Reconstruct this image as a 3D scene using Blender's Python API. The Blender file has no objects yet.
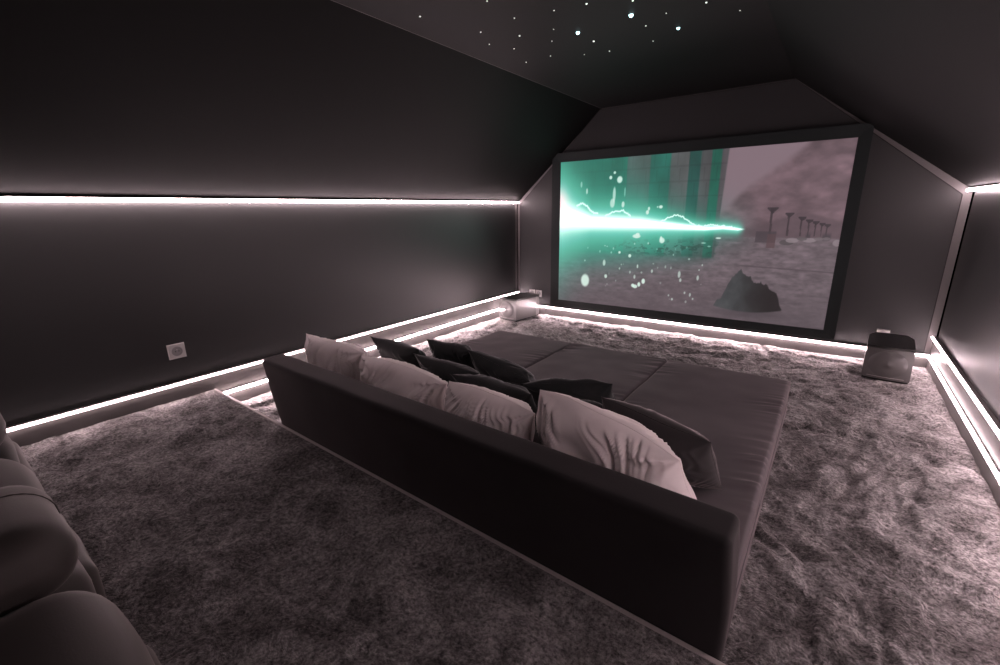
import bpy, bmesh, math, random
import numpy as np
from mathutils import Vector, Matrix, noise

random.seed(4)
C = bpy.context.scene.collection
SC = bpy.context.scene

# ------------------------------------------------------------------ sizes of the room (metres)
W = 4.102          # width
H = 1.40           # height of the knee walls
ZC = 2.348         # height of the flat ceiling
XL, XR = 1.095, 2.853   # where the slopes meet the flat ceiling
Z2, Z1 = 0.1026, 0.2553 # lower and upper light line above the floor
PL = 0.148         # height of the raised rear floor
PY = -3.746        # edge of the raised rear floor
YR = -6.6          # rear wall
SKEW = -.0255      # the edge of the raised floor is not quite square to the walls

# ------------------------------------------------------------------ materials
def mat(name, col, rough=.5, spec=.5, metal=0., sheen=0., sheen_tint=None, emit=None, strength=0.):
    m = bpy.data.materials.new(name); m.use_nodes = True
    b = m.node_tree.nodes['Principled BSDF']
    b.inputs['Base Color'].default_value = (*col, 1)
    b.inputs['Roughness'].default_value = rough
    b.inputs['Specular IOR Level'].default_value = spec
    b.inputs['Metallic'].default_value = metal
    b.inputs['Sheen Weight'].default_value = sheen
    b.inputs['Sheen Roughness'].default_value = .35
    if sheen_tint: b.inputs['Sheen Tint'].default_value = (*sheen_tint, 1)
    if emit:
        b.inputs['Emission Color'].default_value = (*emit, 1)
        b.inputs['Emission Strength'].default_value = strength
    return m

def N(m, t, **kw):
    n = m.node_tree.nodes.new(t)
    for k, v in kw.items():
        if k in n.inputs: n.inputs[k].default_value = v
        else: setattr(n, k, v)
    return n
def L(m, a, b): m.node_tree.links.new(a, b)
def bsdf(m): return m.node_tree.nodes['Principled BSDF']
def coords(m, scale=(1, 1, 1)):
    tc = N(m, 'ShaderNodeTexCoord'); mp = N(m, 'ShaderNodeMapping')
    mp.inputs['Scale'].default_value = scale
    L(m, tc.outputs['Object'], mp.inputs['Vector']); return mp.outputs['Vector']
def add_bump(m, vec, scale, dist, strength=1., detail=3., prev=None):
    n = N(m, 'ShaderNodeTexNoise', Scale=scale, Detail=detail)
    L(m, vec, n.inputs['Vector'])
    b = N(m, 'ShaderNodeBump', Strength=strength, Distance=dist)
    L(m, n.outputs['Fac'], b.inputs['Height'])
    if prev: L(m, prev.outputs['Normal'], b.inputs['Normal'])
    L(m, b.outputs['Normal'], bsdf(m).inputs['Normal']); return b
def vary(m, vec, scale, c1, c2, lo=.35, hi=.65, detail=4., distort=0.):
    n = N(m, 'ShaderNodeTexNoise', Scale=scale, Detail=detail, Distortion=distort)
    L(m, vec, n.inputs['Vector'])
    r = N(m, 'ShaderNodeValToRGB')
    r.color_ramp.elements[0].position = lo; r.color_ramp.elements[0].color = (*c1, 1)
    r.color_ramp.elements[1].position = hi; r.color_ramp.elements[1].color = (*c2, 1)
    L(m, n.outputs['Fac'], r.inputs['Fac']); L(m, r.outputs['Color'], bsdf(m).inputs['Base Color'])
    return r

M = {}
M['wall'] = mat('dark_matt_wall_paint', (.018, .0185, .0183), .42, .5)
v = coords(M['wall']); add_bump(M['wall'], v, 220., .0006, .25)
M['wall_back'] = mat('dark_fabric_wall_panel', (.024, .0243, .0245), .5, .4)
v = coords(M['wall_back']); add_bump(M['wall_back'], v, 260., .0006, .25)
M['ceil'] = mat('charcoal_ceiling_paint', (.0052, .0054, .0052), .6, .08)
v = coords(M['ceil']); add_bump(M['ceil'], v, 200., .0006, .25)
M['gap'] = mat('grey_wall_led_spill', (.12, .112, .112), .5, .4)  # paler than the walls: LED spill in the panel gaps put into the colour
M['board'] = mat('satin_skirting_paint', (.065, .060, .058), .3, .5)
M['metal'] = mat('brushed_aluminium', (.62, .58, .58), .3, .5, 1.)
M['edge'] = mat('pale_edge_profile', (.62, .57, .56), .35, .5, .3)
M['led'] = mat('lit_led_diffuser', (.9, .8, .8), .5, .3, emit=(1., .762, .805), strength=64.)
M['led_low'] = mat('lit_led_diffuser_low', (.9, .8, .8), .5, .3, emit=(1., .762, .805), strength=175.)
M['led_dim'] = mat('lit_led_diffuser_dimmed', (.9, .8, .8), .5, .3, emit=(1., .762, .805), strength=28.)
M['led_mid'] = mat('lit_led_diffuser_medium', (.9, .8, .8), .5, .3, emit=(1., .762, .805), strength=32.)
M['velvet'] = mat('taupe_velvet', (.060, .049, .050), .75, .25, sheen=.45, sheen_tint=(.75, .62, .62))
v = coords(M['velvet']); vary(M['velvet'], v, 2.6, (.078, .068, .073), (.108, .094, .100)); add_bump(M['velvet'], v, 420., .0006, .3)
M['velvet_back_shaded'] = mat('shaded_taupe_velvet', (.018, .0165, .0167), .8, .2, sheen=.3, sheen_tint=(.6, .5, .5))  # seat velvet darkened, the unlit rear of the backrest put into the colour
v = coords(M['velvet_back_shaded']); vary(M['velvet_back_shaded'], v, 4., (.020, .0185, .0188), (.027, .0247, .0252)); add_bump(M['velvet_back_shaded'], v, 420., .0006, .3)
M['pink'] = mat('pale_rose_velvet', (.50, .405, .395), .7, .3, sheen=.6, sheen_tint=(1, .85, .85))
v = coords(M['pink']); vary(M['pink'], v, 9., (.80, .72, .71), (.88, .80, .79)); add_bump(M['pink'], v, 380., .0006, .3)
M['black'] = mat('black_green_velvet', (.020, .023, .023), .7, .25, sheen=.45, sheen_tint=(.7, .66, .68))
v = coords(M['black']); vary(M['black'], v, 8., (.016, .019, .019), (.026, .028, .028)); add_bump(M['black'], v, 380., .0006, .3)
M['rose_dark'] = mat('taupe_rose_velvet', (.028, .026, .0265), .7, .3, sheen=.5, sheen_tint=(1, .85, .85))
v = coords(M['rose_dark']); add_bump(M['rose_dark'], v, 380., .0006, .3)
M['recliner'] = mat('warm_taupe_upholstery', (.08, .07, .066), .62, .3, sheen=.35, sheen_tint=(.8, .7, .68))
v = coords(M['recliner']); vary(M['recliner'], v, 3., (.05, .043, .040), (.068, .059, .055)); add_bump(M['recliner'], v, 300., .0006, .3)
M['plinth'] = mat('black_plinth', (.012, .011, .011), .7, .3)
M['spk'] = mat('satin_grey_speaker_lacquer', (.075, .071, .070), .3, .5)
M['spk_top'] = mat('dark_speaker_top', (.016, .0155, .015), .28, .45)
M['spk_ring'] = mat('speaker_cone_ring', (.27, .25, .245), .32, .5)
M['rubber'] = mat('black_rubber', (.012, .012, .012), .6, .3)
M['frame'] = mat('black_velvet_screen_frame', (.010, .014, .014), .55, .25)
M['plate'] = mat('pale_socket_plastic', (.55, .53, .52), .35, .5)
M['plate_in'] = mat('grey_socket_insert', (.28, .27, .27), .4, .5)
M['hole'] = mat('socket_hole_black', (.01, .01, .01), .6, .3)

# carpet: deep cut pile whose nap lies in patches
def carpet(name, k=1.):
    m = mat(name, (.2, .17, .17), .95, .05, sheen=.8, sheen_tint=(1, .9, .9))
    bsdf(m).inputs['Sheen Roughness'].default_value = .5
    v = coords(m)
    n1 = N(m, 'ShaderNodeTexNoise', Scale=3.1, Detail=5., Roughness=.62, Distortion=1.6); L(m, v, n1.inputs['Vector'])
    n2 = N(m, 'ShaderNodeTexNoise', Scale=85., Detail=4., Roughness=.75); L(m, v, n2.inputs['Vector'])
    n3 = N(m, 'ShaderNodeTexNoise', Scale=14., Detail=4., Roughness=.65, Distortion=2.2); L(m, v, n3.inputs['Vector'])
    r1 = N(m, 'ShaderNodeValToRGB'); r1.color_ramp.elements[0].position = .40; r1.color_ramp.elements[1].position = .64
    r1.color_ramp.elements[0].color = (.105 * k, .101 * k, .099 * k, 1); r1.color_ramp.elements[1].color = (.37 * k, .355 * k, .352 * k, 1)
    L(m, n1.outputs['Fac'], r1.inputs['Fac'])
    r3 = N(m, 'ShaderNodeMapRange'); r3.inputs['From Min'].default_value = .3; r3.inputs['From Max'].default_value = .7
    r3.inputs['To Min'].default_value = .58; r3.inputs['To Max'].default_value = 1.5; L(m, n3.outputs['Fac'], r3.inputs['Value'])
    r2 = N(m, 'ShaderNodeMapRange'); r2.inputs['From Min'].default_value = .33; r2.inputs['From Max'].default_value = .67
    r2.inputs['To Min'].default_value = .28; r2.inputs['To Max'].default_value = 1.75; L(m, n2.outputs['Fac'], r2.inputs['Value'])
    mu = N(m, 'ShaderNodeMath', operation='MULTIPLY'); L(m, r3.outputs['Result'], mu.inputs[0]); L(m, r2.outputs['Result'], mu.inputs[1])
    vm = N(m, 'ShaderNodeVectorMath', operation='SCALE'); L(m, r1.outputs['Color'], vm.inputs[0]); L(m, mu.outputs['Value'], vm.inputs['Scale'])
    L(m, vm.outputs['Vector'], bsdf(m).inputs['Base Color'])
    sw = N(m, 'ShaderNodeMath', operation='MULTIPLY'); sw.use_clamp = True; L(m, mu.outputs['Value'], sw.inputs[0]); sw.inputs[1].default_value = .34
    L(m, sw.outputs['Value'], bsdf(m).inputs['Sheen Weight'])
    b1 = N(m, 'ShaderNodeBump', Strength=.9, Distance=.03); L(m, n3.outputs['Fac'], b1.inputs['Height'])
    b2 = N(m, 'ShaderNodeBump', Strength=1., Distance=.008); L(m, n2.outputs['Fac'], b2.inputs['Height']); L(m, b1.outputs['Normal'], b2.inputs['Normal'])
    L(m, b2.outputs['Normal'], bsdf(m).inputs['Normal'])
    return m
M['carpet'] = carpet('grey_brown_deep_pile_carpet', .84)

# ------------------------------------------------------------------ mesh helpers
def link(name, me, parent=None, m=None, smooth=False):
    o = bpy.data.objects.new(name, me); C.objects.link(o)
    if parent: o.parent = parent
    if m: me.materials.append(m)
    if smooth:
        me.polygons.foreach_set('use_smooth', [True] * len(me.polygons))
    return o
def mesh_of(verts, faces, name='m'):
    me = bpy.data.meshes.new(name); me.from_pydata([tuple(v) for v in verts], [], faces); me.update(); return me
def fix(me):
    bm = bmesh.new(); bm.from_mesh(me)
    bmesh.ops.remove_doubles(bm, verts=bm.verts, dist=1e-5)
    bmesh.ops.recalc_face_normals(bm, faces=bm.faces); bm.to_mesh(me); bm.free(); me.update(); return me
class MB:
    def __init__(s): s.v = []; s.f = []
    def add(s, v, f):
        o = len(s.v); s.v += [tuple(p) for p in v]; s.f += [tuple(i + o for i in q) for q in f]; return s
    def box(s, x0, y0, z0, x1, y1, z1):
        v = [(x0,y0,z0),(x1,y0,z0),(x1,y1,z0),(x0,y1,z0),(x0,y0,z1),(x1,y0,z1),(x1,y1,z1),(x0,y1,z1)]
        return s.add(v, [(0,3,2,1),(4,5,6,7),(0,1,5,4),(1,2,6,5),(2,3,7,6),(3,0,4,7)])
    def prism(s, poly, axis, a, b):     # poly of 2D points swept along an axis
        n = len(poly)
        def P(p, t): return {'y': (p[0], t, p[1]), 'x': (t, p[0], p[1]), 'z': (p[0], p[1], t)}[axis]
        v = [P(p, a) for p in poly] + [P(p, b) for p in poly]
        f = [tuple(range(n)), tuple(range(2*n - 1, n - 1, -1))] + [(i, (i+1) % n, n + (i+1) % n, n + i) for i in range(n)]
        return s.add(v, f)
    def tube(s, pts, r, n=8, closed=False):
        pts = [Vector(p) for p in pts]; k = len(pts); rings = []
        up = Vector((0, 0, 1)); prev = None
        for i, p in enumerate(pts):
            a = pts[(i-1) % k] if (closed or i > 0) else p; b = pts[(i+1) % k] if (closed or i < k-1) else p
            t = (b - a).normalized()
            u = t.cross(up if abs(t.dot(up)) < .95 else Vector((1, 0, 0))) if prev is None else (prev - t * prev.dot(t))
            u.normalize(); prev = u; w = t.cross(u)
            rings.append([p + u * r * math.cos(2*math.pi*j/n) + w * r * math.sin(2*math.pi*j/n) for j in range(n)])
        v = [q for ring in rings for q in ring]; f = []
        for i in range(k if closed else k - 1):
            for j in range(n):
                f.append((i*n+j, i*n+(j+1) % n, ((i+1) % k)*n+(j+1) % n, ((i+1) % k)*n+j))
        if not closed: f += [tuple(range(n-1, -1, -1)), tuple((k-1)*n+j for j in range(n))]
        return s.add(v, f)
    def build(s, name, m, parent=None, smooth=False, bevel=0.):
        me = fix(mesh_of(s.v, s.f, name)); o = link(name, me, parent, m, smooth)
        if bevel:
            bm = bmesh.new(); bm.from_mesh(me)
            bmesh.ops.bevel(bm, geom=list(bm.edges), offset=bevel, segments=2, profile=.7, affect='EDGES'); bm.to_mesh(me); bm.free()
        return o
def struct(o): o['kind'] = 'structure'; return o
def tag(o, label, cat, group=None):
    o['label'] = label; o['category'] = cat
    if group: o['group'] = group
    return o
def empty(name, loc, label, cat, group=None, rz=0.):
    o = bpy.data.objects.new(name, None); C.objects.link(o); o.location = loc; o.rotation_euler = (0, 0, rz); o.empty_display_size = .1
    return tag(o, label, cat, group)

def axis_pts(h, r, n, k=5):
    e = [-h + r * (1 - math.cos(math.pi / 2 * i / k)) for i in range(k)]
    mid = [(-h + r) + (2*h - 2*r) * i / n for i in range(n + 1)]
    return e + mid + [-x for x in reversed(e)]
def rbox(size, r, n=(8, 8, 8), k=5):
    """rounded box centred on the origin, dense grid; returns verts (np), faces"""
    hs = [s / 2 for s in size]; A = [axis_pts(hs[i], r, n[i], k) for i in range(3)]
    idx = {}; V = []; F = []
    def vid(p):
        key = (round(p[0], 6), round(p[1], 6), round(p[2], 6))
        if key not in idx:
            idx[key] = len(V); q = [max(-(hs[i] - r), min(hs[i] - r, p[i])) for i in range(3)]
            d = [p[i] - q[i] for i in range(3)]; l = math.sqrt(sum(x*x for x in d)) or 1
            V.append([q[i] + d[i] / l * r for i in range(3)])
        return idx[key]
    for ax in range(3):
        b, c = (ax + 1) % 3, (ax + 2) % 3
        for sgn in (-1, 1):
            for i in range(len(A[b]) - 1):
                for j in range(len(A[c]) - 1):
                    q = []
                    for (di, dj) in ((0,0),(1,0),(1,1),(0,1)):
                        p = [0, 0, 0]; p[ax] = sgn * hs[ax]; p[b] = A[b][i+di]; p[c] = A[c][j+dj]; q.append(vid(p))
                    F.append(tuple(q if sgn > 0 else reversed(q)))
    return np.array(V), F
def rbox_obj(name, centre, size, r, m, parent=None, n=(8, 8, 8), warp=None, k=5):
    V, F = rbox(size, r, n, k)
    if warp: V = np.array([warp(p) for p in V])
    V = V + np.array(centre)
    return link(name, mesh_of(V, F, name), parent, m, True)
def nz(x, y, z=0.): return noise.noise(Vector((x, y, z)))

# ------------------------------------------------------------------ room shell
def carpet_mesh(name, x0, x1, y0, y1, z, step, amp, seed, skew=0.):
    nx = int((x1 - x0) / step); ny = int((y1 - y0) / step); V = []
    for j in range(ny + 1):
        y = y0 + (y1 - y0) * j / ny
        for i in range(nx + 1):
            x = x0 + (x1 - x0) * i / nx
            e = min(1, min(x - x0, x1 - x, y - y0, y1 - y) / .05)
            wx = x + .25 * nz(x*1.7, y*1.7, seed + 9); wy = y + .25 * nz(x*1.7, y*1.7, seed + 19)
            a = nz(wx * 3.2, wy * 3.2, seed); b = nz(wx * 11, wy * 11, seed + 3.3)
            c = 1 - abs(nz(wx * 4.2 + 7, wy * 4.2, seed + 5)) * 3.2; c = max(c, 0) ** 2
            d = nz(x * 34, y * 34, seed + 8)
            def sst(q, w): q = max(0, min(1, (q + w) / (2 * w))); return q * q * (3 - 2 * q)
            g1 = sst(nz(wx * 4.6 + .3 * b, wy * 4.6, seed + 31), .07); g2 = sst(nz(wx * 8.5, wy * 8.5 + .3 * a, seed + 47), .08)
            V.append((x, y + (skew * x if skew else 0), z + amp * e * (a * .4 + b * .35 - c * .4 + d * .30 + (g1 - .5) * .75 + (g2 - .5) * .45)))
    F = [(j*(nx+1)+i, j*(nx+1)+i+1, (j+1)*(nx+1)+i+1, (j+1)*(nx+1)+i) for j in range(ny) for i in range(nx)]
    return link(name, mesh_of(V, F, name), None, M['carpet'], True)
struct(carpet_mesh('floor', 0, W, PY - .13, 0, 0, .0105, .023, 2.))
struct(carpet_mesh('platform', 0, W, YR, PY - .014, PL, .016, .015, 40., SKEW))
struct(MB().prism([(0, PY - .02), (W, PY - .02 + SKEW*W), (W, PY - .0005 + SKEW*W), (0, PY - .0005)], 'z', -.05, PL - .02).build('platform_riser', M['board']))
struct(MB().prism([(0, PY - .014), (W, PY - .014 + SKEW*W), (W, PY + SKEW*W), (0, PY)], 'z', PL - .02, PL + .003).build('trim_1', M['edge']))

def wall_prism(name, poly, axis, a, b, m): return struct(MB().prism(poly, axis, a, b).build(name, m))
T = .12
back_poly = [(-T, -.05), (W + T, -.05), (W + T, H), (XR, ZC + .02), (XL, ZC + .02), (-T, H)]
wall_prism('wall_back', [(0, -.05), (W, -.05), (W, H), (XR, ZC), (XL, ZC), (0, H)], 'y', .02, .12, M['gap'])
wall_prism('wall_rear', [(0, -.05), (W, -.05), (W, H), (XR, ZC), (XL, ZC), (0, H)], 'y', YR - .1, YR, M['wall'])
# backing of the side walls, grey painted as LED spill, dark panels in front of it that stop short of the corner
wall_prism('wall_left', [(YR, -.05), (.02, -.05), (.02, H + .02), (YR, H + .02)], 'x', -.12, -.012, M['gap'])
wall_prism('wall_right', [(YR, -.05), (.02, -.05), (.02, H + .02), (YR, H + .02)], 'x', W + .012, W + .12, M['gap'])
struct(MB().box(-.012, YR, Z2, 0, -.045, H).build('wall_left_panel', M['wall']))
struct(MB().box(W, YR, Z2, W + .012, -.055, H).build('wall_right_panel', M['wall']))
# dark panel on the back wall
def inset_poly():
    # outline offset inward from the room section
    e = .045
    sl = math.atan2(ZC - H, XL); sr = math.atan2(ZC - H, W - XR)
    return [(e, 0), (W - e - .01, 0), (W - e - .01, H - .03), (XR + .01, ZC - .012), (XL - .01, ZC - .012), (e, H - .03)]
wall_prism('wall_back_panel', inset_poly(), 'y', 0, .02, M['wall_back'])
MBt = MB()
ip = inset_poly()[1:] + [inset_poly()[0]]
for a, b in zip(ip[:-1], ip[1:]):
    MBt.tube([(a[0], -.001, a[1]), (b[0], -.001, b[1])], .0028, 6)
struct(MBt.build('trim_2', M['plinth']))
# slopes and flat ceiling
def slab(name, p, q, th, m, y0=YR, y1=.02):
    d = Vector((q[0] - p[0], 0, q[1] - p[1])).normalized(); n = Vector((-d.z, 0, d.x))
    if n.z < 0: n = -n
    poly = [p, q, (q[0] + n.x*th, q[1] + n.z*th), (p[0] + n.x*th, p[1] + n.z*th)]
    return struct(MB().prism(poly, 'y', y0, y1).build(name, m))
slab('ceiling_left', (0, H), (XL, ZC), .08, M['ceil'])
slab('ceiling_right', (W, H), (XR, ZC), .08, M['ceil'])
slab('ceiling', (XL, ZC), (XR, ZC), .08, M['ceil'])
# fine joint along the two ceiling edges, in the paler LED-spill grey
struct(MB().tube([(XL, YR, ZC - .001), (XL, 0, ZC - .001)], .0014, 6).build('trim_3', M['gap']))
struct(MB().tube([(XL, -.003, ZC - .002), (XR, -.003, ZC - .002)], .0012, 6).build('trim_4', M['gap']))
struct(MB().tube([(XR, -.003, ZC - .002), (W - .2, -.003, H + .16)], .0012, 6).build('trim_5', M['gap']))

# skirting boards
t1, t2 = .020, .016
YL = -4.86      # the light lines start here, beside the rear seats
struct(MB().box(0, PY, -.02, t1, -t1, Z2 - .006).build('baseboard_left', M['board'], bevel=.0015))
struct(MB().box(0, YR, Z2 + .012, t2, 0, Z1 - .006).build('baseboard_left_upper', M['board'], bevel=.0015))
struct(MB().box(W - t1, PY, -.02, W, -t1, Z2 - .006).build('baseboard_right', M['board'], bevel=.0015))
struct(MB().box(W - t2, YR, Z2 + .012, W, 0, Z1 - .006).build('baseboard_right_upper', M['board'], bevel=.0015))
struct(MB().box(t1, -t1, -.02, W - t1, 0, Z2 - .006).build('baseboard_back', M['board'], bevel=.0015))

# ------------------------------------------------------------------ light lines
def led(p0, p1, out, label, r=.0085, m='led', ledge=False):
    """aluminium profile with a round opal diffuser; out = unit vector into the room"""
    p0 = Vector(p0); p1 = Vector(p1); out = Vector(out)
    t = empty('led_strip', p0, label, 'light', 'pink white light lines along the walls')
    d = p1 - p0; ax = 'y' if abs(d.y) > abs(d.x) else 'x'
    o = out
    def sec(pts):       # (outward, up) -> prism
        if ax == 'y': return [(o.x * a, b) for a, b in pts], 'y', 0, d.y
        return [(o.y * a, b) for a, b in pts], 'x', 0, d.x
    if ledge: prof = [(0, -.012), (.002, -.012), (.002, .007), (.036, .007), (.038, .011), (0, .012)]
    else: prof = [(0, -.006), (.002, -.006), (.002, .0075), (.023, .0075), (.023, .0115), (0, .0115)]
    pr, a, s, e = sec(prof)
    MB().prism(pr, a, s, e).build('profile', M['metal'], t)
    c = (.0340, -.003) if ledge else (.0265, -.001)
    n = 12; pr = [(c[0] + r * math.cos(2*math.pi*i/n), c[1] + r * math.sin(2*math.pi*i/n)) for i in range(n)]
    pr, a, s, e = sec(pr)
    MB().prism(pr, a, s + (.0 if e > 0 else -.0), e).build('diffuser', M[m], t, smooth=False)
    return t
led((0, YL, H + .002), (0, -.012, H + .002), (1, 0, 0), 'pinkish white light line along the left wall at the foot of the sloping ceiling', .0095, 'led', True)
led((W, YL, H + .002), (W, -.012, H + .002), (-1, 0, 0), 'pinkish white light line high on the right wall at the foot of the sloping ceiling', .0095, 'led', True)
led((0, YL, Z1), (0, -.001, Z1), (1, 0, 0), 'long pinkish white light line low on the left wall, upper of the two there', .007, 'led_dim')
led((0, PY, Z2), (0, -.022, Z2), (1, 0, 0), 'pinkish white light line just above the carpet at the left wall, lower of two', .007, 'led_low')
led((W, YL, Z1), (W, -.001, Z1), (-1, 0, 0), 'pinkish white light line low on the right wall, outer and upper of the two there', .007, 'led_mid')
led((W, PY, Z2), (W, -.022, Z2), (-1, 0, 0), 'pinkish white light line beside the carpet at the right wall, lower of two', .007, 'led_mid')
led((.022, 0, Z2), (W - .022, 0, Z2), (0, -1, 0), 'pinkish white light line under the projection screen along the back wall', .007, 'led_low')

# ------------------------------------------------------------------ stars in the ceiling
stars = [(1.3,-2.859,1.2),(1.704,-2.776,.8),(1.42,-2.473,1.),(1.335,-2.278,.8),(1.694,-2.513,.9),(1.57,-2.277,1.3),(1.413,-2.108,.9),(1.321,-1.819,1.),
 (1.918,-2.461,.9),(1.785,-2.232,.7),(1.68,-2.07,.7),(1.529,-1.826,.8),(1.876,-2.095,2.7),(2.093,-2.426,1.3),(1.89,-1.9,1.4),(1.727,-1.701,.7),
 (1.894,-1.658,1.),(2.226,-2.14,2.9),(2.298,-2.309,1.1),(2.239,-1.935,.9),(2.191,-1.656,.9),(2.388,-2.04,.8),(2.381,-1.777,2.2),(2.596,-2.044,1.2),(2.72,-1.819,.8)]
sm_dim = mat('lit_fibre_tip', (.8, .8, .8), .5, .3, emit=(.85, .95, .85), strength=1.6)
sm_big = mat('lit_fibre_tip_blue', (.8, .85, .9), .5, .3, emit=(.55, .95, 1.), strength=7.)
bm = bmesh.new(); bmesh.ops.create_uvsphere(bm, u_segments=10, v_segments=6, radius=.0042); st_me = bpy.data.meshes.new('star'); bm.to_mesh(st_me); bm.free()
st_big = st_me.copy(); st_me.materials.append(sm_dim); st_big.materials.append(sm_big)
names = {12: 'bright blue-white star light in the dark ceiling, leftmost of the three brightest',
         17: 'bright blue-white star light in the dark ceiling, middle and highest of the three brightest',
         22: 'bright blue-white star light in the dark ceiling, rightmost of the three brightest',
         0: 'faint star light in the dark ceiling, leftmost of all',
         24: 'faint star light in the dark ceiling, rightmost of all'}
for i, (x, y, s) in enumerate(stars):
    o = bpy.data.objects.new('star_light', st_big if s > 2 else st_me); C.objects.link(o); o.location = (x, y, ZC); o.scale = (s, s, s)
    tag(o, names.get(i, 'tiny faint star light set in the dark flat ceiling'), 'light', 'star lights in the ceiling')

# ------------------------------------------------------------------ projection screen
SX0, SX1, SZ0, SZ1, SY = .645, 3.357, .222, 1.832, -.047
scr = empty('projection_screen', ((SX0+SX1)/2, 0, .15), 'large projection screen in a black frame showing a grey plain with teal glare', 'screen')
def paint(nu, nv):
    rng = np.random.default_rng(7)
    u, v = np.meshgrid(np.linspace(0, 1, nu), np.linspace(0, 1, nv))
    def vn(fx, fy, seed, oct=4):     # value noise
        out = np.zeros_like(u); a = 1; tot = 0
        for k in range(oct):
            r = np.random.default_rng(seed + k).random((int(fy * 2**k) + 3, int(fx * 2**k) + 3))
            x = u * fx * 2**k; y = v * fy * 2**k; xi = x.astype(int); yi = y.astype(int); xf = x - xi; yf = y - yi
            xf = xf*xf*(3-2*xf); yf = yf*yf*(3-2*yf)
            out += a * ((r[yi, xi]*(1-xf) + r[yi, xi+1]*xf)*(1-yf) + (r[yi+1, xi]*(1-xf) + r[yi+1, xi+1]*xf)*yf); tot += a; a *= .55
        return out / tot
    def sm(e0, e1, x): t = np.clip((x - e0) / (e1 - e0), 0, 1); return t*t*(3-2*t)
    def mixc(img, col, a): return img * (1 - a[..., None]) + np.array(col) / 255. * a[..., None]
    n1 = vn(9, 6, 1); n2 = vn(60, 60, 11, 3); n3 = vn(24, 60, 21, 4)
    img = np.zeros(u.shape + (3,)) + np.array([140, 122, 130]) / 255.     # pale sky
    # far slope rising to the right
    hl = .64 + (u - .64) * 1.45 + .07 * (vn(14, 3, 31) - .5); hill = sm(0.03, -.03, v - hl)
    img = mixc(img, (120, 100, 107), hill); 
    band = vn(9, 9, 41); img *= (1 + ((band - .5) * .55 + (vn(30, 30, 44) - .5) * .3)[..., None] * hill[..., None])
    img = mixc(img, (90, 76, 82), sm(.03, 0, v - (.56 + .12 * (u - .65) + .03 * np.sin(u * 23))) * .55)
    # ground
    g = sm(.008, -.008, v - (.50 - .0 * u))
    img = mixc(img, (114, 102, 108), g)
    img *= 1 + ((n3 - .5) * .38 + (n2 - .5) * .3)[..., None] * g[..., None]
    img = mixc(img, (92, 82, 88), g * sm(.30, .0, v) * .5)
    img = mixc(img, (70, 60, 66), np.exp(-((v - .335 + .05 * (u - .7)) / .004) ** 2) * sm(.7, .74, u) * .6)
    # stone building on the left
    b = sm(.655, .648, u + .02 * (1 - v)) * sm(.36, .39, v)
    img = mixc(img, (84, 92, 92), b)
    for a0, a1, col in ((0, .295, (34, 128, 110)), (.295, .385, (104, 106, 106)), (.385, .46, (36, 112, 100)), (.46, .525, (100, 98, 100)), (.525, .565, (28, 82, 76)), (.565, .60, (84, 86, 88)), (.60, .632, (20, 104, 88)), (.632, .66, (92, 88, 92))):
        m_ = sm(a0 - .003, a0 + .003, u) * sm(a1 + .003, a1 - .003, u) * b
        img = mixc(img, col, m_)
    blocks = (np.sin(v * 70) > .93) | (np.sin(u * 150 + np.floor(v * 11) * 1.7) > .97)
    img *= 1 - (blocks * .10)[..., None] * b[..., None]
    img *= 1 + ((vn(16, 5, 51) - .5) * .5)[..., None] * b[..., None]
    # teal haze
    d = np.abs(v - (.60 - .06 * u)); hz = np.exp(-(d / (.30 - .22 * u)) ** 2) * np.clip(1.25 - u * 1.6, 0, 1) 
    img = mixc(img, (58, 158, 138), np.clip(hz * 1.05 * (.65 + .6 * n1), 0, .9))
    hz2 = sm(.62, .0, u) * sm(.20, .5, v); img = mixc(img, (34, 112, 98), hz2 * (.45 + .5 * n1))
    lowt = np.exp(-((v - .44) / .09) ** 2) * sm(.68, .5, u); img = mixc(img, (66, 150, 134), lowt * .55)
    # dark broken debris line on the ground
    deb = np.exp(-((v - .41 - .03 * n1) / .05) ** 2) * sm(.16, .4, u) * sm(.69, .6, u) * sm(.5, .62, vn(70, 60, 61, 3))
    img = mixc(img, (24, 72, 64), deb * .7)
    # rock heap on the plain (plain generic shape)
    rng2 = np.random.default_rng(5)
    top = .06 + .22 * np.exp(-((u - .725) / .045) ** 2) + .17 * np.exp(-((u - .80) / .05) ** 2) + .05 * np.exp(-((u - .85) / .02) ** 2) + .07 * (vn(60, 2, 71, 4) - .5)
    bot = .055 + 2.2 * np.abs(u - .755) ** 2
    rk = sm(.003, -.003, v - top) * sm(-.005, .005, v - bot) * sm(.645, .65, u) * sm(.875, .87, u)
    rc = np.stack([46 + 40 * (vn(30, 14, 81) - .3), 50 + 42 * (vn(30, 14, 81) - .3), 52 + 40 * (vn(30, 14, 81) - .3)], -1) / 255.
    rc *= (1.25 - .9 * sm(.70, .84, u))[..., None]
    img = img * (1 - rk[..., None]) + rc * rk[..., None]
    img = mixc(img, (60, 54, 60), np.exp(-(((v - .05) / .03) ** 2 + ((u - .78) / .1) ** 2)) * .5 * (1 - rk))
    # low sheds, vehicles and lamp masts along the road
    for (uu, v0, v1, w) in ((.806, .535, .66, .0035), (.856, .53, .632, .003), (.892, .53, .610, .0025), (.913, .53, .595, .002), (.931, .53, .585, .002), (.948, .53, .578, .0015), (.962, .53, .570, .0015)):
        img = mixc(img, (62, 52, 58), ((np.abs(u - uu - (v - .53) * -.02) < w) & (v > v0 - .02) & (v < v1)) * .85)
        k = (v1 - .50) * .085 + .002
        img = mixc(img, (56, 48, 54), ((v < v1 + .006) & (v - (v1 - .022 * (v1 - .50) / .13) > .022 * (v1 - .50) / .13 * np.abs(u - uu) / max(k, 1e-3) - .002) & (np.abs(u - uu) < k)) * .85)
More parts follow.
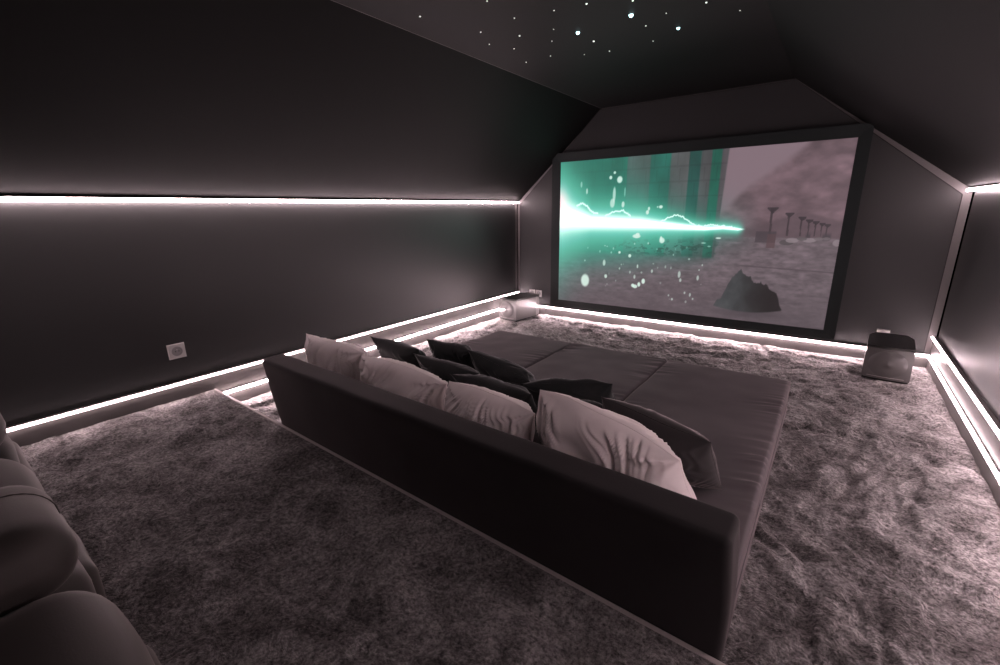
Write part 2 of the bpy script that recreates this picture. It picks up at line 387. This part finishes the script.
    img = mixc(img, (74, 66, 72), ((u > .765) & (u < .825) & (v > .47) & (v < .535)) * .8)
    img = mixc(img, (96, 72, 76), ((u > .80) & (u < .825) & (v > .44) & (v < .52)) * .7)
    img = mixc(img, (66, 60, 66), ((u > .83) & (u < .99)) * np.exp(-((v - .51) / .016) ** 2) * sm(.4, .6, vn(60, 8, 91, 2)) * .8)
    for (uu, vv, w, h, c) in ((.858, .475, .020, .016, 84), (.873, .487, .018, .013, 150), (.92, .490, .019, .012, 150), (.90, .497, .014, .010, 100), (.945, .497, .012, .009, 120), (.995, .478, .012, .018, 150), (.965, .50, .010, .007, 120)):
        img = mixc(img, (c, c * .93, c * .96), sm(1.15, .85, ((u - uu) / w) ** 2 + ((v - vv) / h) ** 2) * .8)
    # glare streak
    cen = np.interp(u, [0, .15, .36, .53, .60, .66, .71], [.63, .585, .575, .555, .548, .553, .545])
    wid = np.interp(u, [0, .06, .15, .36, .45, .55, .62, .70, .73], [.125, .09, .05, .038, .026, .016, .010, .007, .004])
    on = sm(.735, .705, u)
    core = np.exp(-np.abs((v - cen) / wid) ** 2.2) * on; halo = np.exp(-((v - cen) / (wid * 2.1 + .008)) ** 2) * on
    img = mixc(img, (95, 200, 176), np.exp(-((v - cen) / (wid * 4 + .02)) ** 2) * on * .75)
    img = mixc(img, (150, 236, 216), halo * .8); img = mixc(img, (300, 330, 320), np.clip(core * 1.15, 0, 1))
    img = mixc(img, (285, 250, 255), np.exp(-((u / .035) ** 2 + ((v - .72) / .09) ** 2)) * .9)
    def line(pts, w, amt=1.):
        nonlocal img
        pts = np.array(pts); vv = np.interp(u, pts[:, 0], pts[:, 1]) + .020 * (vn(150, 1, int(pts[0, 0] * 1000), 2) - .5)
        s = np.gradient(vv, axis=1) * nu / 1.68
        a = np.exp(-np.abs((v - vv) / (w * np.sqrt(1 + s * s))) ** 2) * (u > pts[0, 0]) * (u < pts[-1, 0])
        img = mixc(img, (255, 290, 280), a * amt)
    line([(.40, .565), (.443, .590), (.462, .612), (.492, .628), (.515, .620), (.545, .585), (.575, .566), (.60, .56), (.625, .572), (.66, .562), (.71, .548)], .0042)
    line([(.08, .70), (.11, .712), (.13, .69), (.15, .655), (.18, .64)], .006)
    line([(.21, .63), (.237, .645), (.26, .66), (.29, .655), (.32, .625)], .005)
    # sparks
    sp = [(.266,.86,.011,.022,1),(.246,.765,.006,.05,.8),(.228,.876,.006,.012,1),(.244,.906,.005,.009,1),(.126,.794,.004,.02,.8),(.385,.647,.006,.014,1),(.435,.68,.007,.010,1),
          (.423,.68,.003,.006,.8),(.39,.67,.004,.012,1),(.348,.493,.016,.013,1),(.352,.505,.008,.01,1),(.449,.469,.010,.018,1),(.445,.48,.005,.016,1),(.325,.361,.006,.012,1),(.281,.381,.005,.009,1),(.10,.84,.004,.02,.6),
          (.216,.304,.006,.022,.8),(.226,.209,.006,.014,.9),(.354,.154,.010,.013,1),(.387,.194,.007,.018,1),(.37,.17,.006,.016,1),(.345,.16,.007,.012,1),(.524,.256,.005,.022,.7),(.592,.242,.004,.016,.7),
          (.419,.266,.004,.012,.7),(.555,.357,.004,.006,.6),(.648,.491,.009,.005,.9),(.60,.46,.008,.004,.7),(.62,.44,.006,.004,.6),(.131,.167,.019,.045,1),(.36,.29,.003,.01,.8),(.53,.22,.004,.012,.7),
          (.57,.13,.003,.012,.7),(.55,.14,.003,.008,.7),(.505,.09,.004,.008,.7),(.35,.22,.004,.014,.7),(.33,.25,.003,.010,.6),(.285,.27,.003,.008,.7),(.47,.30,.003,.01,.5),(.24,.71,.010,.03,.8),(.285,.70,.006,.02,.9),(.29,.78,.003,.03,.5)]
    for _ in range(34):
        sp.append((rng.uniform(.12, .62), rng.uniform(.08, .45), rng.uniform(.0015, .004), rng.uniform(.003, .010), rng.uniform(.3, .7)))
    for (uu, vv, a, b_, s) in sp:
        q = ((u - uu) / a) ** 2 + ((v - vv) / b_) ** 2
        img = mixc(img, (225, 250, 238), sm(1.5, .5, q) * s * .9)
    img = np.where(img < .72, img * (.84 + .16 * (img / .72) ** 2), img)
    return np.clip(img, 0, 1.3)
def srgb2lin(c): return np.where(c <= .04045, c / 12.92, ((np.maximum(c, 0) + .055) / 1.055) ** 2.4)
nu, nv = 560, 333
img = srgb2lin(paint(nu, nv))
xs = np.linspace(SX0, SX1, nu); zs = np.linspace(SZ0, SZ1, nv)
X, Z = np.meshgrid(xs - scr.location.x, zs - scr.location.z)
V = np.stack([X.ravel(), np.full(nu*nv, SY), Z.ravel()], -1)
ii = (np.arange(nv-1)[:, None] * nu + np.arange(nu-1)[None, :]).ravel()
F = np.stack([ii, ii+1, ii+nu+1, ii+nu], -1)
me = bpy.data.meshes.new('picture'); me.from_pydata(V.tolist(), [], F.tolist()); me.update()
ca = me.color_attributes.new('picture', 'FLOAT_COLOR', 'POINT')
ca.data.foreach_set('color', np.concatenate([img.reshape(-1, 3), np.ones((nu*nv, 1))], 1).astype(np.float32).ravel())
ms = bpy.data.materials.new('projected_picture'); ms.use_nodes = True
b = bsdf(ms); b.inputs['Base Color'].default_value = (.05, .05, .05, 1); b.inputs['Roughness'].default_value = .7; b.inputs['Specular IOR Level'].default_value = .2
at_ = N(ms, 'ShaderNodeAttribute', attribute_name='picture'); L(ms, at_.outputs['Color'], b.inputs['Emission Color']); b.inputs['Emission Strength'].default_value = .92
pic = link('picture', me, scr, ms)
fx0, fx1, fz0, fz1 = .54, 3.445, .150, 1.930
lx = scr.location.x; lz = scr.location.z
fr = MB()
def mitre(a, b, c, d):  # outer a,b inner c,d (x,z) -> bevelled bar
    y0, y1 = -.002, -.060
    v = [(a[0]-lx, y0, a[1]-lz), (b[0]-lx, y0, b[1]-lz), (d[0]-lx, y0, d[1]-lz), (c[0]-lx, y0, c[1]-lz),
         (a[0]-lx, y1, a[1]-lz), (b[0]-lx, y1, b[1]-lz), (d[0]-lx, SY-.004, d[1]-lz), (c[0]-lx, SY-.004, c[1]-lz)]
    fr.add(v, [(0,1,2,3),(4,7,6,5),(0,4,5,1),(3,2,6,7),(0,3,7,4),(1,5,6,2)])
o_ = [(fx0, fz0), (fx1, fz0), (fx1, fz1), (fx0, fz1)]; i_ = [(SX0+.002, SZ0+.002), (SX1-.002, SZ0+.002), (SX1-.002, SZ1-.002), (SX0+.002, SZ1-.002)]
for k in range(4): mitre(o_[k], o_[(k+1) % 4], i_[k], i_[(k+1) % 4])
fr.build('frame', M['frame'], scr)
MB().box(SX0-.03-lx, SY+.006, SZ0-.03-lz, SX1+.03-lx, -.003, SZ1+.03-lz).build('backing', M['plinth'], scr)

# ------------------------------------------------------------------ sofa bed
BX0, BX1 = .945, 3.232
sofa = empty('sofa', ((BX0+BX1)/2, -2.75, 0), 'wide dark taupe velvet lounge sofa with three deep seats facing the screen', 'sofa')
ox, oy = sofa.location.x, sofa.location.y
# backrest, leaning a little to the rear; hem meets the carpet
def back_warp(p):
    x, y, z = p; t = (z + .275) / .55
    y += -.035 - .082 * (t - .25) - .025 * (x + 1.14)
    b = math.sin(max(0, min(1, t)) * math.pi) * .012
    x += (b - .002 if x > 0 else -b - .025) if abs(x) > 1.1 else 0
    y += .006 * nz(x * 3, z * 4, 3) * t
    z += (.004 * nz(x * 4, 0, 8) - .006) * t
    return (x, y, z)
bk = rbox_obj('backrest', (0, -3.665 - oy, .290), (BX1 - BX0, .135, .55), .022, M['velvet_back_shaded'], sofa, (60, 5, 20), back_warp)
hem = MB()
for sx in (BX0 + .02 - ox, BX1 - .03 - ox):
    hem.tube([(sx, -3.76 - .0015 * k - oy + .004, .05 + .04 * k) for k in range(2)], .002, 6)
# three seats, each base + mattress
sw = (BX1 - BX0) / 3
for k in range(3):
    x0 = BX0 + k * sw; cx = x0 + sw / 2 - ox; y0, y1 = -3.60, -1.70; cy = (y0 + y1) / 2 - oy; ln = y1 - y0
    base = rbox_obj('seat_base', (cx, cy, .068), (sw - .004, ln - .004, .118), .018, M['velvet'], sofa, (10, 20, 4))
    MB().box(cx - sw/2 + .03, cy - ln/2 + .03, .004, cx + sw/2 - .03, cy + ln/2 - .03, .03).build('plinth', M['plinth'], base)
    def warp(p, k=k):
        x, y, z = p; hx = sw / 2; hy = ln / 2
        ex = min(hx - abs(x), 1) ; ey = hy - abs(y)
        if z > 0:
            z += .010 * max(0, 1 - (x/hx)**4) * max(0, 1 - (y/hy)**4)
            side = 1. if (x > 0 and (k == 2 or y > -.2)) or (x < 0 and k == 0) else .55
            # fan of small creases running in from the long edges
            a = math.exp(-(ex / .105) ** 2) * side
            m_ = max(0, nz(y * 1.7, k * 5 + (3 if x > 0 else 7), 1) * 2.4 + .25)
            yy = y + (.35 * ex if x > 0 else -.35 * ex)
            z += .019 * a * min(m_, 1) * (1 - 2.6 * abs(nz(yy * 19, x * 2.0, k * 3 + 1.5))) * (1 - math.exp(-(ex / .012) ** 2))
            z += .006 * nz(x * 3 + k * 9, y * 2.2, 4) + .003 * nz(x * 9 + k * 5, y * 6, 2)
        return (x, y, z)
    cu = rbox_obj('seat_cushion', (cx, cy, .190), (sw - .006, ln, .115), .018, M['velvet'], sofa, (44, 230, 3), warp, 5)
    hx, hy = sw/2 - .004, ln/2 - .001; rr = .02
    loop = []
    for (sx, sy, a0) in ((1, 1, 0), (-1, 1, 90), (-1, -1, 180), (1, -1, 270)):
        for q in range(5):
            a = math.radians(a0 + q * 22.5); loop.append((cx + sx*(hx-rr) + rr*math.cos(a), cy + sy*(hy-rr) + rr*math.sin(a), .137))
    MB().tube(loop, .0045, 6, True).build('piping', M['velvet'], cu, True)

# ------------------------------------------------------------------ cushions
def pillow(label, TL, TR, BL, BR, th, m, seed, wr=.012, freq=9., sag=0., n=76, group='loose cushions on the sofa', pinch=.09, bulge_up=.0):
    """TL.. are the four corner points in the room"""
    TL, TR, BL, BR = map(Vector, (TL, TR, BL, BR))
    c0 = (TL + TR + BL + BR) / 4
    base = Vector((c0.x, c0.y, min(BL.z, BR.z)))
    nrm = (TR - TL).cross(TL - BL).normalized()       # toward the rear/upper side
    V = []; F = []
    def P(s, t, side):
        s2 = s * (1 - pinch * (1 - t*t) ** .8 * abs(s) ** 3); t2 = t * (1 - pinch * (1 - s*s) ** .8 * abs(t) ** 3)
        if t > 0: t2 += bulge_up * (1 - s*s) * t
        a, b = (s2 + 1) / 2, (t2 + 1) / 2
        p = BL * (1-a)*(1-b) + BR * a*(1-b) + TL * (1-a)*b + TR * a*b
        e = max(0, (1 - abs(s) ** 2.6) * (1 - abs(t) ** 2.6)) ** .56
        h = th / 2 * e
        # folds: run mostly from top to bottom, gathered at the seams
        q = s * freq + 1.6 * nz(s * 1.4, t * 1.6, seed) * 2 + .9 * t * nz(s * 1.1, 0, seed + 30)
        r1 = 1 - 3.2 * abs(nz(q, t * .8 + side, seed + 11)); r2 = 1 - 3.2 * abs(nz(q * 1.7 + 5, t * .5 + side, seed + 17.5))
        msk = max(0, min(1, .55 + 1.6 * nz(s * 1.6, t * 1.3, seed + 23) + .2))
        f = (r1 * .65 + r2 * .35) * wr * min(1, e * 1.5) * msk + wr * .9 * nz(s * 2.5, t * 2.5, seed + 3) * min(1, e)
        cr = math.hypot(1 - abs(s), 1 - abs(t))
        ang = math.atan2(1 - abs(t), 1 - abs(s) + 1e-6)
        f += .7 * wr * math.sin(ang * 9 + seed) * math.exp(-(cr / .5) ** 2) * min(1, cr * 5) * min(1, e * 2)
        p = p + nrm * side * (h + f)
        p += Vector((0, 0, -sag * (1 - s*s) * max(0, t)))
        p += nrm * .02 * nz(s * 1.3, t * 1.3, seed + 20)
        return p
    g = [-1 + 2 * i / n for i in range(n + 1)]
    g = [math.copysign(1 - (1 - abs(x)) ** 1.25, x) for x in g]
    idx = {}
    for side in (1, -1):
        for j, t in enumerate(g):
            for i, s in enumerate(g):
                border = i in (0, n) or j in (0, n)
                if border and side == -1: idx[(side, i, j)] = idx[(1, i, j)]; continue
                idx[(side, i, j)] = len(V); V.append(P(s, t, side) - base)
        for j in range(n):
            for i in range(n):
                q = [idx[(side, i, j)], idx[(side, i+1, j)], idx[(side, i+1, j+1)], idx[(side, i, j+1)]]
                F.append(tuple(q) if side > 0 else tuple(reversed(q)))
    me = mesh_of(V, F, 'cushion'); o = link('cushion', me, None, m, True); o.location = base
    bmf = bmesh.new(); bmf.from_mesh(me); bmesh.ops.recalc_face_normals(bmf, faces=bmf.faces); bmf.to_mesh(me); bmf.free()
    tag(o, label, 'cushion', group)
    ring = [V[idx[(1, i, 0)]] for i in range(0, n, 2)] + [V[idx[(1, n, j)]] for j in range(0, n, 2)] + [V[idx[(1, i, n)]] for i in range(n, 0, -2)] + [V[idx[(1, 0, j)]] for j in range(n, 0, -2)]
    MB().tube(ring, .0011, 6, True).build('seam', m, o, True)
    return o
LG = 'pale rose cushions along the backrest'
DG = 'dark cushions in front of the pale ones'
zb = .29
pillow('pale rose velvet cushion at the left end of the sofa back, its corner pointing up', (.965,-3.58,.648), (1.42,-3.52,.602), (1.0,-3.54,zb), (1.44,-3.54,zb), .20, M['pink'], 1, .024, 13, group=LG, n=104, pinch=.07, bulge_up=.06)
pillow('crumpled pale rose velvet cushion second from the left end of the sofa back', (1.42,-3.54,.59), (2.0,-3.52,.555), (1.46,-3.54,zb), (1.99,-3.53,zb), .24, M['pink'], 12, .028, 12, group=LG, pinch=.04, n=104, bulge_up=.14)
pillow('pale rose velvet cushion with fine folds, third from the left end of the sofa back', (2.045,-3.555,.59), (2.50,-3.57,.565), (2.05,-3.56,zb), (2.47,-3.57,zb), .23, M['pink'], 23, .022, 12, group=LG, pinch=.04, n=104, bulge_up=.10)
pillow('largest pale rose velvet cushion at the right end of the sofa back', (2.475,-3.50,.63), (3.03,-3.57,.545), (2.56,-3.52,zb), (3.12,-3.53,.28), .29, M['pink'], 35, .026, 10, group=LG, pinch=.0, n=104, bulge_up=.20)
pillow('black-green velvet cushion standing nearest the left wall, farthest left of the dark ones', (1.10,-3.24,.575), (1.48,-3.20,.545), (1.12,-3.08,zb), (1.50,-3.06,zb), .13, M['black'], 41, .006, 4, group=DG)
pillow('wrinkled black-green velvet cushion behind, its top corner against the carpet view', (1.34,-3.00,.535), (1.66,-2.94,.50), (1.34,-2.86,zb), (1.66,-2.78,zb), .14, M['black'], 52, .010, 8, group=DG)
pillow('low dark cushion lying between the leftmost dark cushion and the pale ones', (1.50,-3.26,.54), (1.93,-3.20,.50), (1.50,-3.14,zb), (1.93,-3.10,zb), .12, M['black'], 60, .006, 4, group=DG)
pillow('dark cushion with a lit mauve upper edge beside the first seat seam', (1.66,-2.98,.515), (2.12,-3.00,.43), (1.66,-2.82,zb), (2.12,-2.86,zb), .14, M['black'], 71, .008, 5, group=DG)
pillow('long dark cushion close behind the third pale rose cushion', (1.88,-3.36,.535), (2.33,-3.32,.52), (1.86,-3.20,zb), (2.33,-3.18,zb), .13, M['black'], 83, .006, 4, group=DG)
pillow('dark cushion with a straight top edge in front of the middle seat', (2.14,-3.12,.46), (2.545,-2.93,.485), (2.12,-3.0,zb), (2.58,-2.82,zb), .13, M['black'], 95, .005, 4, group=DG)
pillow('flat dark cushion half hidden between the straight-topped one and the largest pale one', (2.33,-3.25,.47), (2.62,-3.16,.47), (2.33,-3.12,zb), (2.62,-3.05,zb), .10, M['black'], 99, .005, 4, group=DG)
pillow('dark cushion with a mauve lit end, farthest right, leaning on the largest pale cushion', (2.62,-3.23,.54), (3.065,-3.30,.49), (2.66,-3.17,zb), (3.11,-3.22,.275), .21, M['rose_dark'], 108, .006, 7, group=DG, pinch=.01)

# ------------------------------------------------------------------ speakers
def speaker(loc, rz, label):
    t = empty('speaker', loc, label, 'speaker', 'compact grey speakers on the carpet', rz)
    w, d, h = .285, .50, .270
    # plan outline: gently bowed front, chamfered rear
    def outline(z):
        k = 1 - .02 * (z / h); hw = w/2 * k
        pts = []
        for i in range(13):
            a = -1 + i / 6; pts.append((hw * a, -d/2 - .018 * (1 - a*a) + .012 * z / h))
        pts += [(hw, d/2 - .12), (hw * .72, d/2 - .01), (0, d/2), (-hw * .72, d/2 - .01), (-hw, d/2 - .12)]
        return pts
    def loft(zs, name, m, cap=True, sc=lambda z: 1.):
        mb = MB(); n = len(outline(0)); V = []
        for z in zs: V += [(x * sc(z), y * sc(z), z) for x, y in outline(z)]
        F = [(i*n+j, i*n+(j+1) % n, (i+1)*n+(j+1) % n, (i+1)*n+j) for i in range(len(zs)-1) for j in range(n)]
        F += [tuple(range(n-1, -1, -1)), tuple((len(zs)-1)*n+j for j in range(n))]
        return mb.add(V, F).build(name, m, t)
    loft([.018, .022, .10, .18, .254], 'body', M['spk'], sc=lambda z: .985 if z < .02 else 1.)
    loft([.254, .266, .270], 'top_panel', M['spk_top'], sc=lambda z: 1.004 if z < .26 else .992)
    loft([.004, .018], 'base', M['rubber'], sc=lambda z: .96)
    # soft round swelling on the front with a centre cap
    V = []; F = []; rings = [(0, .020), (.012, .019), (.022, .012), (.05, .0125), (.085, .011), (.105, .006), (.118, .0)]; n = 40
    for r, o in rings:
        for j in range(n):
            a = 2*math.pi*j/n; x = r*math.cos(a); z = .138 + r*.88*math.sin(a)
            V.append((x, -d/2 - .018 * (1 - (x/(w/2))**2) + .012*z/h + .0015 - o, z))
    for i in range(len(rings)-1):
        for j in range(n): F.append((i*n+j, i*n+(j+1) % n, (i+1)*n+(j+1) % n, (i+1)*n+j))
    MB().add(V, F).build('front_dome', M['spk'], t, True)
    MB().tube([(x, -d/2 - .0195*(1-(x/(w/2))**2) + .001, .036) for x in [-.11 + .22*i/10 for i in range(11)]], .0018, 6).build('lower_groove', M['spk_ring'], t)
    return t
speaker((3.797, -.338, .0), math.radians(-4), 'grey box speaker with dark top, seen from its front near the right wall')
speaker((.248, -.296, .0), math.radians(-8), 'small grey box speaker with dark top in the left corner beside the screen')

# ------------------------------------------------------------------ sockets and cable
def socket(loc, axis, label, s=.098):
    t = empty('wall_socket', loc, label, 'socket', 'square wall sockets')
    def tr(a, b, out):  # a: along wall, b: up
        return (out, a, b) if axis == 'x' else (a, -out, b)
    mb = MB(); h = s/2
    v = [tr(-h,-h,0), tr(h,-h,0), tr(h,h,0), tr(-h,h,0), tr(-h+.004,-h+.004,.009), tr(h-.004,-h+.004,.009), tr(h-.004,h-.004,.009), tr(-h+.004,h-.004,.009)]
    mb.add(v, [(0,3,2,1),(4,5,6,7),(0,1,5,4),(1,2,6,5),(2,3,7,6),(3,0,4,7)]).build('plate', M['plate'], t)
    n = 28; V = []; F = []; rg = [(.031, .0095), (.030, .012), (.026, .012), (.0245, .0096), (.0, .0096)]
    for r, o in rg:
        for j in range(n): a = 2*math.pi*j/n; V.append(tr(r*math.cos(a), r*math.sin(a), o))
    for i in range(len(rg)-1):
        for j in range(n): F.append((i*n+j, i*n+(j+1) % n, (i+1)*n+(j+1) % n, (i+1)*n+j))
    MB().add(V, F).build('insert', M['plate_in'], t)
    for sx in (-1, 1):
        V = [tr(sx*.0095 + .0034*math.cos(2*math.pi*j/12), .0034*math.sin(2*math.pi*j/12), .0101) for j in range(12)]
        MB().add(V, [tuple(range(12))]).build('pin_hole', M['hole'], t)
    V = [tr(.0030*math.cos(2*math.pi*j/12), .012 + .0030*math.sin(2*math.pi*j/12), .0101) for j in range(12)]
    MB().add(V, [tuple(range(12))]).build('earth_pin', M['metal'], t)
    return t
socket((.0005, -3.92, .466), 'x', 'square power socket on the left wall above the raised floor')
socket((.335, -.0005, .262), 'y', 'square power socket on the back wall between the left speaker and the screen', .088)
socket((.235, -.0005, .262), 'y', 'power socket on the back wall partly hidden by the left speaker', .088)
socket((3.768, -.0005, .234), 'y', 'power socket on the back wall peeping out above the right speaker', .088)
cb = MB().tube([(.445, -.030, .115), (.452, -.036, .085), (.468, -.045, .05), (.478, -.07, .022), (.455, -.10, .016)], .004, 8).build('power_cable', M['rubber'], None, True)
tag(cb, 'short black cable behind the small speaker in the left corner', 'cable')

# ------------------------------------------------------------------ rear seating on the raised floor
rs = empty('recliner_sofa', (1.59, -5.215, PL), 'taupe upholstered recliner sofa with padded arms at the left edge, behind the lounge', 'sofa')
rx, ry = 1.6, -5.2
def puff(amp, seed, front=.0):
    def w(p):
        x, y, z = p
        return (x + .006 * nz(y*5, z*5, seed), y + .008 * nz(x*6, z*6, seed+1), z + amp * nz(x*4, y*4, seed+2))
    return w
arms = [(.55, 0), (1.22, 0), (2.13, 0), ]
def stitch(name, c, size, r, xo, parent, warp):
    """raised seam running over the top and down the front of a padded block"""
    hy, hz = size[1]/2, size[2]/2; pts = [(xo, y, hz) for y in np.linspace(-hy + r, hy - r, 12)]
    pts += [(xo, hy - r + r*math.sin(a), hz - r + r*math.cos(a)) for a in np.linspace(.2, math.pi/2, 7)] + [(xo, hy, z) for z in np.linspace(hz - r, -hz + r, 4)][1:]
    MB().tube([tuple(np.array(warp(p)) + np.array(c)) for p in pts], .0022, 6).build(name, M['recliner'], parent, True)
def arm(x, w, up=0.):
    a = rbox_obj('armrest', (x - rx, -5.20 - ry, .28 + up/2), (w, .84, .50 + up), .07, M['recliner'], rs, (8, 16, 8), puff(.01, x))
    pad = rbox_obj('arm_pad', (x - rx, -5.235 - ry, .565 + up), (w + .05, .90, .15), .072, M['recliner'], a, (8, 18, 4), puff(.012, x + 2))
    stitch('arm_seam', (x - rx, -5.235 - ry, .565 + up), (w + .05, .90, .15), .072, -.05, pad, puff(.012, x + 2))
def seat(x, w):
    s = rbox_obj('seat_cushion', (x - rx, -5.17 - ry, .445), (w, .80, .22), .09, M['recliner'], rs, (12, 16, 5), puff(.02, x + 5))
    stitch('seat_seam', (x - rx, -5.17 - ry, .445), (w, .80, .22), .09, .09, s, puff(.02, x + 5))
    rbox_obj('footrest', (x - rx, -4.80 - ry, .20), (w - .01, .12, .32), .05, M['recliner'], rs, (10, 4, 8), puff(.01, x + 8))
    rbox_obj('back_cushion', (x - rx, -5.62 - ry, .62), (w, .24, .62), .10, M['recliner'], rs, (10, 6, 12), puff(.02, x + 11))
for x, w in ((1.42, .28), (2.15, .28), (.72, .26), (.10, .18)):
    arm(x, w, .04 if x == 1.42 else 0.)
seat(.39, .38); seat(1.07, .42); seat(1.785, .44); seat(2.545, .49)
rbox_obj('rear_frame', (1.45 - rx, -5.79 - ry, .42), (2.82, .14, .80), .06, M['recliner'], rs, (30, 4, 14))
for x in (.12, 2.9):
    for y in (-5.7, -4.95):
        MB().box(x - rx - .03, y - ry - .03, .0, x - rx + .03, y - ry + .03, .06).build('foot', M['plinth'], rs)

# ------------------------------------------------------------------ camera and look
cam = bpy.data.cameras.new('camera'); co = bpy.data.objects.new('camera', cam); C.objects.link(co)
yaw, pit, rol, f = -.637191, .267114, -.0163423, 446.916
fwd = Vector((math.sin(yaw)*math.cos(pit), math.cos(yaw)*math.cos(pit), -math.sin(pit)))
rt = Vector((math.cos(yaw), -math.sin(yaw), 0)); up = rt.cross(fwd)
r2 = rt*math.cos(rol) + up*math.sin(rol); u2 = -rt*math.sin(rol) + up*math.cos(rol)
co.matrix_world = Matrix(((r2.x, u2.x, -fwd.x, 3.3206), (r2.y, u2.y, -fwd.y, -4.8953), (r2.z, u2.z, -fwd.z, 1.3097), (0, 0, 0, 1)))
cam.sensor_width = 36; cam.lens = f * 36 / 1000; cam.clip_start = .02
SC.camera = co
w = bpy.data.worlds.new('dark'); SC.world = w; w.use_nodes = True; w.node_tree.nodes['Background'].inputs[0].default_value = (0, 0, 0, 1)
SC.view_settings.view_transform = 'Standard'; SC.view_settings.look = 'None'; SC.view_settings.gamma = 1
SC.view_settings.use_curve_mapping = False; SC.view_settings.exposure = 0.
